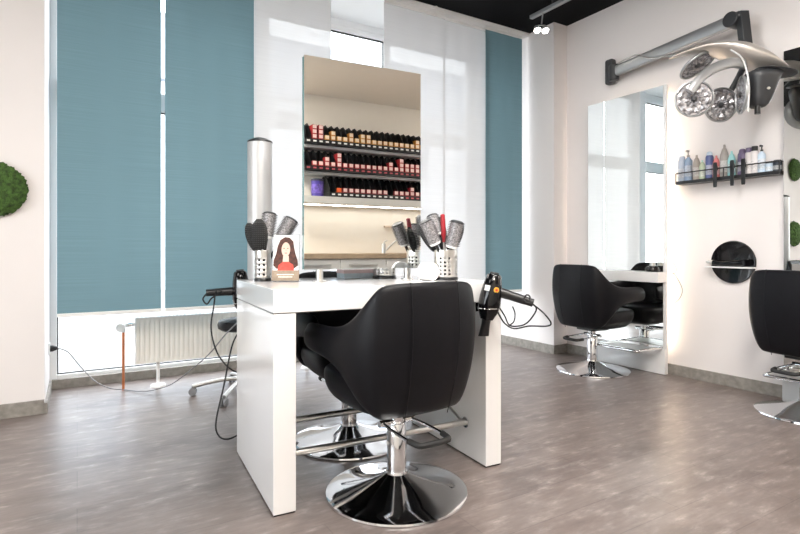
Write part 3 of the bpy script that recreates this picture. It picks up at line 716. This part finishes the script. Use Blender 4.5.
for a in [(681.8, .20, .030, SI, SI, 'can', 'pale silver-blue bottle at the left end of the wall rack'),
          (688.3, .235, .028, BL, GY, 'pump', 'blue pump bottle, second from the left end of the wall rack'),
          (696.6, .19, .026, TA, TA, 'cone', 'taupe tapered bottle between the blue pump and green bottles'),
          (702.3, .145, .022, GR, MT, 'cone', 'small green-yellow bottle with a mint tip in the wall rack'),
          (709.5, .20, .026, NV, WB, 'can', 'navy bottle with pale blue top left of the coral bottle'),
          (716.3, .165, .024, PK, PK, 'cone', 'coral pink bottle in the wall rack'),
          (724.3, .235, .028, GY, GY, 'cone', 'tallest bottle in the wall rack, brown-grey and tapered'),
          (731.7, .18, .026, AQ, AQ, 'cone', 'aqua blue tapered bottle in the wall rack'),
          (742.3, .185, .028, PU, PU, 'can', 'dark purple bottle near the third hanging clip'),
          (749.0, .185, .024, CL, PU, 'jar', 'clear bottle with dark cap right of the purple bottle'),
          (754.8, .19, .024, CL, BK, 'jar', 'clear bottle with black cap left of the dropper bottle'),
          (761.8, .19, .024, WB, BK, 'pump', 'pale blue bottle with black pump head in the wall rack'),
          (769.5, .07, .027, WB, DK, 'jar', 'small dark-lidded jar right of the pale blue pump bottle'),
          (777.5, .075, .027, DK, DK, 'jar', 'small black jar at the right end of the wall rack')]:
    bottle(*a)
for px, lab in ((714.8, 'black curling clip hooked on the rack rail below the coral bottle'), (731.8, 'black curling clip hooked on the rail under the aqua bottle'), (743, 'black curling clip hooked on the rail under the purple bottle')):
    y = YX(px, XF-.02); t = thing('hair_tool', lab, 'hair tool', (XF-.009, y, 1.58), 0, 'black tools hooked over the rack rail')
    bm = B(); loft(bm, [[(-.013, -w2, h), (-.013, w2, h), (-.003, w2, h), (-.003, -w2, h)] for h, w2 in ((-.135, .010), (-.12, .012), (.01, .013), (.035, .013), (.045, .010))]); obj('body', bm, BLACK, t, smooth=False, bevel=.002)
    bm = B(); tube(bm, smoothpath([(-.004, 0, .018), (.006, 0, .024), (.017, 0, .018), (.024, 0, -.01)], 4), .004, 8); obj('hook', bm, BLACK, t)

# ---------------------------------------------------------------- black round dish with shelf
yc, hc = YX(731.5, 4.03), .905
t = thing('round_wall_holder', 'round black glossy wall dish with a thin white shelf across it', 'wall holder', (XR, yc, hc))
bm = B(); lathe(bm, [(0, 0), (.148, 0), (.155, .008), (.150, .020), (.140, .018), (.09, .010), (0, .006)], (0, 0, 0), (-1, 0, 0), 56); obj('dish', bm, GLOSSB, t)
pbox('shelf', (-.085, -.012, -.155, .165, -.042, -.032), WHITE, t, .002)
t = thing('clipper', 'black cordless clipper with silver end on the round holder shelf', 'hair clipper', (XR-.05, yc+.02, hc-.032))
bm = B(); tube(bm, smoothpath([(0, .10, .028), (0, .04, .022), (0, -.05, .026), (0, -.11, .03)], 4), [.018]*5+[.020]*4+[.023]*4, 16); obj('body', bm, GLOSSB, t)
bm = B(); cyl(bm, (0, .10, .028), (0, .135, .030), .018, .014); cyl(bm, (0, .135, .030), (0, .15, .031), .008, .008); obj('silver_end', bm, STEEL, t)

# ---------------------------------------------------------------- moss discs
MOSS = mat('moss', (.045, .095, .018), .9, var=.7, vscale=45, bump=.6, bscale=120)
def moss(X, z, r, label, sx=1):
    t = bmesh.new(); bmesh.ops.create_icosphere(t, subdivisions=5, radius=1)
    from mathutils import noise
    for v in t.verts:
        n = noise.noise(v.co*5)*.09+noise.noise(v.co*13)*.07+noise.noise(v.co*31)*.05
        v.co *= 1+n
        v.co = Vector((v.co.x*r*sx, v.co.y*r*.42, v.co.z*r))
        if v.co.y > 0: v.co.y *= .1
    o = obj('moss_disc', t, MOSS, loc=(X, YB-.02, z)); tag(o, label, 'wall plant', 'green moss discs on the left wall')
moss(-.41, 1.35, .155, 'round green moss disc on the wall left of the window, cut by the photo edge')
xm = -1.47
moss(xm, 1.235, .19, 'green moss disc reflected lower in the mirror at the right edge')
moss(xm-.02, 2.22, .17, 'green moss disc reflected upper in the mirror at the right edge')

# ---------------------------------------------------------------- climate hood on swing arm
t = thing('climate_hood', 'silver hair processor with ring lamps on a swing arm above the rack', 'hair processor', (XR, 3.05, 2.55))
T0 = Vector((XR, 3.05, 2.55))
def q(px, py, z): return P(px, py, z)-T0
A = q(614, 72, 4.60); Bq = q(734, 20.5, 3.66)
bm = B(); box(bm, -.07, -.002, -.03, .05, -.10, .12); obj('wall_bracket', bm, DGREY, t, smooth=False, bevel=.02, seg=4)
bm = B(); cyl(bm, A+Vector((0, 0, -.075)), A+Vector((0, 0, .06)), .042); obj('arm_pivot', bm, DGREY, t, bevel=.006)
d = (Bq-A); s = Vector((d.y, -d.x, 0)).normalized(); up = s.cross(d.normalized())
if up.z < 0: up = -up
bm = B(); rings = []
for u in (0, 1):
    c = A.lerp(Bq, u); rings.append([c+s*.026*math.copysign(abs(math.cos(a))**.6, math.cos(a))+up*.046*math.copysign(abs(math.sin(a))**.6, math.sin(a)) for a in [2*math.pi*i/20 for i in range(20)]])
loft(bm, rings); obj('swing_arm', bm, SATIN, t)
bm = B(); tube(bm, smoothpath([A+Vector((-.01, 0, .05)), A.lerp(Bq, .2)+Vector((.02, 0, .075)), q(650, 58, 4.1), q(680, 54, 3.8)], 5), .006, 8); obj('streak_rod', bm, STEEL, t)  # thin rod added in place of a faint reflected streak
bm = B(); cyl(bm, Bq-s*.05, Bq+s*.05, .052, seg=32); obj('elbow', bm, DGREY, t, bevel=.006)
bm = B(); e0 = q(742, 15, 3.62); e1 = q(746, 47, 3.60)
tube(bm, [q(734, 18, 3.64), q(741, 15.5, 3.62)], .035, 12); loft(bm, [[c+CR*a*.030+CF*b*.03 for a, b in ((-1,-1),(1,-1),(1,1),(-1,1))] for c in (e0+UP*.02, e1)]); obj('drop_bracket', bm, DGREY, t, bevel=.005)
def spine(name, st, m, flatten=1, parent=None, sub=1):
    bm = B(); rings = []
    cs = [q(a, b, c) for a, b, c, *_ in st]
    for i, (a, b, c, hh, dd) in enumerate(st):
        dr = (cs[min(i+1, len(cs)-1)]-cs[max(i-1, 0)]).normalized()
        side = dr.cross(UP); side = side.normalized() if side.length > .2 else CF
        side = (CF - dr*CF.dot(dr)).normalized(); upv = side.cross(dr).normalized()
        rings.append([cs[i]+side*dd*math.cos(an)+upv*hh*math.sin(an) for an in [2*math.pi*k/16 for k in range(16)]])
    loft(bm, rings); return obj(name, bm, m, parent or t, sub=sub)
HOODM = mat('hood_silver', (.60, .565, .53), .36, metal=.6, var=.02)
spine('hood', [(668, 59, 3.55, .006, .02), (684, 53, 3.54, .014, .05), (702, 48.5, 3.52, .022, .08), (722, 49, 3.50, .042, .11), (738, 54, 3.48, .068, .13), (752, 59, 3.46, .066, .13), (766, 64, 3.43, .044, .12), (780, 68.5, 3.40, .018, .09), (789, 70, 3.38, .004, .04)], HOODM, sub=2)
spine('hood_fin', [(752, 71, 3.38, .006, .07), (760, 72, 3.37, .010, .11), (774, 73, 3.36, .012, .12), (789, 73.5, 3.33, .010, .09), (799, 72, 3.30, .005, .05)], DGREY, sub=2)
# control housing
bm = B(); rings = []
for (x0, x1, y, dd) in ((744, 783, 70, .10), (747, 776, 79, .09), (748.5, 772, 92, .07), (749.5, 769, 101, .06), (751, 764, 109, .045)):
    c = q((x0+x1)/2, y, 3.36); hw = (x1-x0)/2*3.36/F
    rings.append([c+CR*hw*math.copysign(abs(math.cos(a))**.7, math.cos(a))+CF*dd*math.copysign(abs(math.sin(a))**.7, math.sin(a)) for a in [2*math.pi*k/20 for k in range(20)]])
loft(bm, rings); cu = obj('control_unit', bm, DGREY, t, sub=1)
bm = B(); cyl(bm, q(757.5, 103, 3.34), q(757.5, 114, 3.34), .017); obj('socket_stub', bm, BLACK, cu)
bm = B(); cyl(bm, q(768, 88, 3.30), q(769, 88, 3.25), .008); obj('knob', bm, STEEL, cu)
bm = B(); tube(bm, smoothpath([q(731, 50, 3.38), q(741, 57, 3.32), (q(746.5, 70, 3.27)), q(749, 88, 3.25), q(748, 112, 3.25)], 5), .0055, 8); obj('rim', bm, mat('rim_silver', (.62, .62, .62), .4, metal=.4, var=.03), t)
def ribbon(name, pts, w, th, m, pin=None):
    bm = B(); ps = smoothpath([q(*p[:3]) for p in pts], 5); n = len(ps); rings = []
    for i, p in enumerate(ps):
        dr = (ps[min(i+1, n-1)]-ps[max(i-1, 0)]).normalized(); side = (-CF-dr*(-CF).dot(dr)).normalized(); upv = side.cross(dr).normalized()
        u = i/(n-1); ww = w[0]*(1-u)+w[1]*u
        rings.append([p+upv*ww*math.cos(a)+side*th*math.sin(a) for a in [2*math.pi*k/14 for k in range(14)]])
    loft(bm, rings); return obj(name, bm, m, t)
ribbon('lamp_arm', [(744, 64, 3.36), (730, 63, 3.28), (713, 69, 3.22), (700, 79, 3.18), (690, 92, 3.17)], (.036, .024), .014, SATIN)
ribbon('lamp_arm', [(742, 58, 3.55), (730, 52, 3.6), (718, 53, 3.62), (706, 58, 3.62)], (.02, .014), .012, SATIN)
ribbon('lamp_arm', [(744, 66, 3.45), (738, 78, 3.5), (730, 92, 3.52), (721, 104, 3.53)], (.022, .016), .012, DGREY)
LENS = mat('lamp_lens', (.36, .355, .37), .25, metal=.55, var=.65, vscale=55)
def lamp(px, py, z, nr, r, back=False):
    c = q(px, py, z); n = Vector(nr).normalized()
    bm = B(); lathe(bm, [(0, -.03), (r*.5, -.028), (r*.9, -.012), (r, 0), (r, .008), (r*.93, .012), (r*.9, .004), (r*.9, -.004)], c, n, 40); rg = obj('ring_lamp', bm, SATIN, t)
    bm = B(); a, b, _ = frame(n); V = []
    seg = 24
    for j, (rr, hh) in enumerate(((.12, .002), (.30, .010), (.5, .002), (.7, .010), (.9, .0))):
        V.append([c+n*(hh+(.004 if i % 2 else -.003))+(a*math.cos(2*math.pi*i/seg)+b*math.sin(2*math.pi*i/seg))*r*rr for i in range(seg)])
    loft(bm, V); obj('reflector', bm, LENS, rg, smooth=False)
    bm = B(); lathe(bm, [(0, .022), (r*.1, .02), (r*.17, .008), (r*.17, -.002), (0, -.002)], c, n, 20); obj('sensor', bm, DGREY, rg)
    if back: pass
lamp(697, 65, 3.60, tuple(-CF*.40+CR*.34-UP*.80), .122)
lamp(694, 99, 3.20, tuple(-CF*.93-CR*.32-UP*.10), .108)
lamp(720.5, 105, 3.50, tuple(-CF*.96+CR*.0-UP*.18), .112)
lamp(742, 95, 3.35, tuple(-CR*.95+CF*.313), .118)

# ---------------------------------------------------------------- ceiling track spots
tr = thing('ceiling_track', 'silver ceiling track with two lit spots near the window corner', 'track light', (0, 0, 0))
p0 = P(531, 17.5, 4.75); p1 = p0+Vector((0, -1.9, 0))
bm = B(); box(bm, p0.x-.018, p0.x+.018, p1.y, p0.y, p0.z-.016, p0.z+.016); obj('track', bm, SATIN, tr, smooth=False, bevel=.003)
bm = B()
for yy in (p0.y-.25, p0.y-1.4): cyl(bm, (p0.x, yy, p0.z), (p0.x, yy, CH), .006, seg=8)
obj('drop_rod', bm, BLACK, tr)
BULB = mat('bulb_glow', (1, .95, .85), .5, emit=(1, .93, .82), estr=40)
for px, py in ((537.5, 30.5), (545.5, 31)):
    c = P(px, py, 4.62); n = Vector((-.15, -.5, -.85)).normalized()
    bm = B(); lathe(bm, [(0, -.05), (.018, -.048), (.028, -.02), (.032, 0), (.028, -.002)], c, n, 20); hd = obj('spot_head', bm, SATIN, tr)
    bm = B(); lathe(bm, [(0, -.002), (.026, -.002), (.026, .0), (0, .006)], c, n, 20); obj('bulb', bm, BULB, hd)
cm = P(541.5, 24, 4.62); bm = B(); tube(bm, [(p0.x, cm.y, p0.z-.01), cm+UP*.0], .006, 8); cyl(bm, P(538, 25.5, 4.62), P(545, 25.5, 4.62), .006); obj('spot_stem', bm, SATIN, tr)
bm = B(); cyl(bm, P(538, 25, 4.62), P(537.5, 30, 4.64), .005); cyl(bm, P(545, 25, 4.62), P(545.5, 30, 4.64), .005); obj('spot_yoke', bm, SATIN, tr)

# ---------------------------------------------------------------- rear wall kitchenette and colour racks (seen in the desk mirror)
t = thing('kitchen_counter', 'white base cabinets reflected in the desk mirror', 'cabinet', RW(0, 0, 0), RANG)
CAB = mat('cabinet_white', (.72, .71, .68), .35, var=.01)
pbox('carcass', (-1.6, 1.6, .01, .56, .1, .895), CAB, t); pbox('plinth', (-1.58, 1.58, .03, .50, 0, .1), DGREY, t, 0)
for k in range(6):
    x0 = -1.6+k*.5333
    dd = pbox('drawer', (x0+.002, x0+.531, .56, .58, .66, .892), CAB, t, .002)
    pbox('handle', (x0+.10, x0+.43, .58, .60, .825, .838), STEEL, dd, .002)
    dd = pbox('door', (x0+.002, x0+.531, .56, .58, .11, .657), CAB, t, .002)
    pbox('handle', (x0+.10, x0+.43, .58, .60, .60, .613), STEEL, dd, .002)
o = pbox('worktop', (-1.62, 1.62, .0, .60, 0, .055), WOOD, None, .003); o.location = RW(0, 0, .8975); o.rotation_euler.z = RANG; tag(o, 'light brown wood worktop on the reflected white cabinets', 'worktop')
def rloc(px, zv):    # x along the rear wall of a sight line met after the mirror, at virtual depth zv
    p = refl(W((px-400)/F*zv, zv, 0)); return (p-RO).dot(RX)
fx = rloc(391, 5.95)
t = thing('kitchen_faucet', 'chrome mixer tap with long spout on the reflected worktop', 'tap', RW(fx, .30, .953), RANG)
bm = B(); lathe(bm, [(0, 0), (.024, 0), (.024, .10), (.018, .11), (0, .11)]); obj('body', bm, STEEL, t)
bm = B(); tube(bm, smoothpath([(.02, 0, .02), (.08, .0, .08), (.19, .0, .165), (.225, 0, .165), (.235, 0, .15)], 5), .011, 10); obj('spout', bm, STEEL, t)
bm = B(); tube(bm, smoothpath([(0, 0, .105), (.01, 0, .13), (.05, 0, .145)], 4), .008, 8); obj('lever', bm, STEEL, t)
t = thing('wall_towel_rail', 'small pale rail on the wall above the reflected tap', 'rail', RW(rloc(405, 6.3), .005, 1.27), RANG)
pbox('bar', (-.16, .14, .0, .03, -.012, .012), mat('dusty_beige', (.62, .50, .40), .5, var=.03), t)
t = thing('wall_socket_pair', 'black and white twin socket under the lowest colour rack', 'socket', RW(rloc(313, 6.3), .005, 1.545), RANG)
pbox('plate', (-.09, .09, 0, .012, -.035, .035), FROST, t)
for s in (-1, 1): pbox('plug', (s*.055-.03, s*.055+.03, .012, .05, -.026, .026), BLACK, t, .004)

ORW = [(.80, .40, .08), (.85, .50, .14), (.72, .34, .06)]
def bxmat(n, c): return mat(n, c, .45, var=.05)
GOLD = bxmat('carton_gold', (.62, .31, .07)); GOLD2 = bxmat('carton_amber', (.50, .20, .03)); RED = bxmat('carton_red', (.38, .025, .03)); CRIM = bxmat('carton_crimson', (.28, .015, .025)); ORG = bxmat('carton_orange', (.75, .12, .03))
PAP = bxmat('carton_label_cream', (.80, .66, .50)); PAPR = bxmat('carton_label_pink', (.80, .60, .56))
pitch = .0715
xs0 = rloc(303, 6.1)-pitch*.9
def ordn(k): return ['first','second','third','fourth','fifth','sixth','seventh','eighth','ninth','tenth','eleventh','twelfth','thirteenth','fourteenth','fifteenth','sixteenth','seventeenth','eighteenth','nineteenth','twentieth','twenty-first','twenty-second','twenty-third','twenty-fourth'][k-1]
protos = {}
def carton(loc, m, pap, nm, label, group):
    key = nm
    if key not in protos:
        t = thing('hair_color_box', label, 'box', loc, RANG, group)
        pbox('carton', (-.026, .026, -.17, 0, 0, .050), m, t, .001)
        pbox('end_label', (-.021, .021, 0, .0012, .010, .047), pap, t, 0)
        protos[key] = t; return t
    return dup(protos[key], loc, RANG, label, group)
NC = 25
rows = [(2.145, 'upper', GOLD, PAP, 'gold'), (1.855, 'middle', RED, PAPR, 'red'), (1.577, 'lower', CRIM, PAPR, 'dark red')]
heights = [[0,3,3,1,2,1,1,2,1,2,2,1,1,1,1,1,1,1,1,2,1,1,2,1,1], [0,1,1,2,1,3,1,1,1,1,1,1,1,1,2,1,3,2,2,2,1,1,2,1,1], [0,0,0,0,0,1,1,1,1,1,1,1,1,1,0,1,1,1,2,1,1,1,1,1,1]]
K0 = {0: 0, 1: 0, 2: 4}
RACK = mat('rack_black', (.008, .008, .009), .3, var=.1)
for ri, (hb, rn, m, pap, cn) in enumerate(rows):
    t = thing('color_rack', {'upper': 'top black display rack of gold colour boxes in the mirror', 'middle': 'middle black display rack of red colour boxes in the mirror', 'lower': 'lowest black display rack beside the purple tub in the mirror'}[rn], 'display rack', RW(xs0-.04, 0, hb), RANG)
    kk = K0[ri]; wd = (NC-kk)*pitch+.02; t.location = RW(xs0-.04+kk*pitch, 0, hb)
    pbox('tray', (0, wd, .02, .255, 0, .05), RACK, t, .002)
    pbox('back_board', (0, wd, .006, .02, 0, .235), RACK, t, 0)
    bm = B()
    for k in range(NC-kk+1):
        x = .006+k*pitch
        r2 = [(x-.003, y, z) for y, z in ((.02, .05), (.235, .05), (.235, .09), (.14, .215), (.10, .245), (.02, .245))]
        loft(bm, [r2, [(x+.003, y, z) for _, y, z in r2]])
    obj('dividers', bm, RACK, t, smooth=False)
    pbox('inner_back', (0, wd, .02, .075, .05, .225), RACK, t, 0)
    tab = None
    for k in range(NC-kk):
        x = .006+(k+.5)*pitch; mm = FROST if (ri == 0 or (ri == 2 and k < 13)) else mat('tab_red', (.55, .10, .12), .5, var=.05)
        pbox('label_tab', (x-.018, x+.018, .255, .257, .018, .034), mm, t, 0)
    pbox('shelf_board', (0, wd, .002, .19, -.035, -.003), SHGREY, t, .002) if ri < 2 else None
    for k in range(NC):
        for j in range(heights[ri][k]):
            loc = RW(xs0-.04+.006+(k+.5)*pitch, .25, hb+.051+j*.0512)
            mm, pp, nn = m, pap, cn
            if ri == 0 and k < 3: mm, pp, nn = RED, PAPR, 'red'
            elif ri == 0 and k % 3 == 1: mm, nn = GOLD2, 'amber'
            elif ri == 2 and k == 5: mm, pp, nn = ORG, ORG, 'orange'
            pos = '' if heights[ri][k] == 1 else [', bottom of its stack', ', second in its stack', ', top of its stack'][j]
            if heights[ri][k] == 2 and j == 1: pos = ', top of its stack'
            carton(loc, mm, pp, nn, '%s colour box, %s column of the %s mirrored rack%s' % (nn, ordn(k), rn, pos), 'hair colour boxes in the %s rack' % rn)
sbx = B(); box(sbx, -1.0, 1.0, .002, .26, 0, .075); o = obj('wall_shelf', sbx, mat('shelf_light_grey', (.58, .57, .54), .5, var=.02), None, RW(xs0+.85, 0, 1.50), RANG, smooth=False, bevel=.003); tag(o, 'thick light grey wall shelf under the lowest colour rack', 'shelf')
t = thing('product_tub', 'purple tub at the left of the lowest mirrored shelf', 'tub', RW(xs0+.075, .335-.02, 1.577+.0), RANG)
t.location = RW(rloc(309, 6.1), .19, 1.577)
bm = B(); lathe(bm, [(0, 0), (.066, 0), (.068, .165), (0, .165)], seg=32); obj('tub_body', bm, mat('tub_purple', (.055, .03, .26), .35, var=.1), t)
bm = B(); lathe(bm, [(0, .165), (.07, .165), (.07, .185), (.066, .19), (0, .19)], seg=32); obj('lid', bm, mat('lid_dark', (.03, .03, .05), .4, var=.05), t)
bm = B(); lathe(bm, [(.0672, .03), (.0687, .13)], seg=32); obj('wrap_label', bm, mat('tub_label', (.13, .08, .38), .4, var=.5, vscale=40), t)

# ---------------------------------------------------------------- light
w = bpy.data.worlds.new('sky'); sc.world = w; w.use_nodes = True
nt = w.node_tree; bg = nt.nodes['Background']
sky = nt.nodes.new('ShaderNodeTexSky'); sky.sky_type = 'HOSEK_WILKIE'; sky.turbidity = 6; sky.ground_albedo = .6; sky.sun_direction = (-.3, -.4, .86)
mx = nt.nodes.new('ShaderNodeMix'); mx.data_type = 'RGBA'; mx.inputs[0].default_value = .75; mx.inputs[7].default_value = (.97, .98, 1.0, 1)
nt.links.new(sky.outputs['Color'], mx.inputs[6]); nt.links.new(mx.outputs[2], bg.inputs['Color'])
bg.inputs['Strength'].default_value = 8.0
# added fill lights without fittings, over the work area and by the rear wall
def overhead_fill(x, y, z, power, sx=.9, sy=.5, col=(1, .95, .90), tilt=0, label=''):
    area('overhead_fill_light', (x, y, z-.012), (R(tilt), 0, 0), sx, sy, power, col)
overhead_fill(.3, .3, 3.1, 60, 1.6, .5); overhead_fill(1.9, .4, 3.1, 60, 1.6, .5); overhead_fill(1.7, 1.75, 3.1, 30, 1.4, .3); overhead_fill(-1.6, 1.6, 3.1, 16, 1.4, .5)
for sx_ in (-1.75, 1.75):
    p = RW(sx_, .95, 2.72); area('rear_fill_light', p, (0, 0, 0), .5, .3, 48, (1, .94, .86))  # unseen fill pair added to brighten the reflected rear wall

p = RW(0, .12, 1.492); area('under_shelf_lamp', p, (R(12), 0, RANG), 1.9, .03, 3.2, (1, .96, .90))

# ---------------------------------------------------------------- camera and view
cam = bpy.data.cameras.new('camera'); co = bpy.data.objects.new('camera', cam); COL.objects.link(co)
co.location = (0, 0, 1); co.rotation_euler = (R(90), 0, -TH)
cam.sensor_width = 36; cam.lens = 36*F/800; cam.shift_y = -18/800; cam.clip_start = .05; cam.clip_end = 100
sc.camera = co
sc.view_settings.view_transform = 'Standard'; sc.view_settings.look = 'None'; sc.view_settings.gamma = 1; sc.view_settings.exposure = .33
sc.cycles.use_denoising = True
sc.cycles.max_bounces = 12; sc.cycles.transparent_max_bounces = 16; sc.cycles.diffuse_bounces = 5; sc.cycles.sample_clamp_indirect = 6
sc.cycles.caustics_reflective = False; sc.cycles.caustics_refractive = False
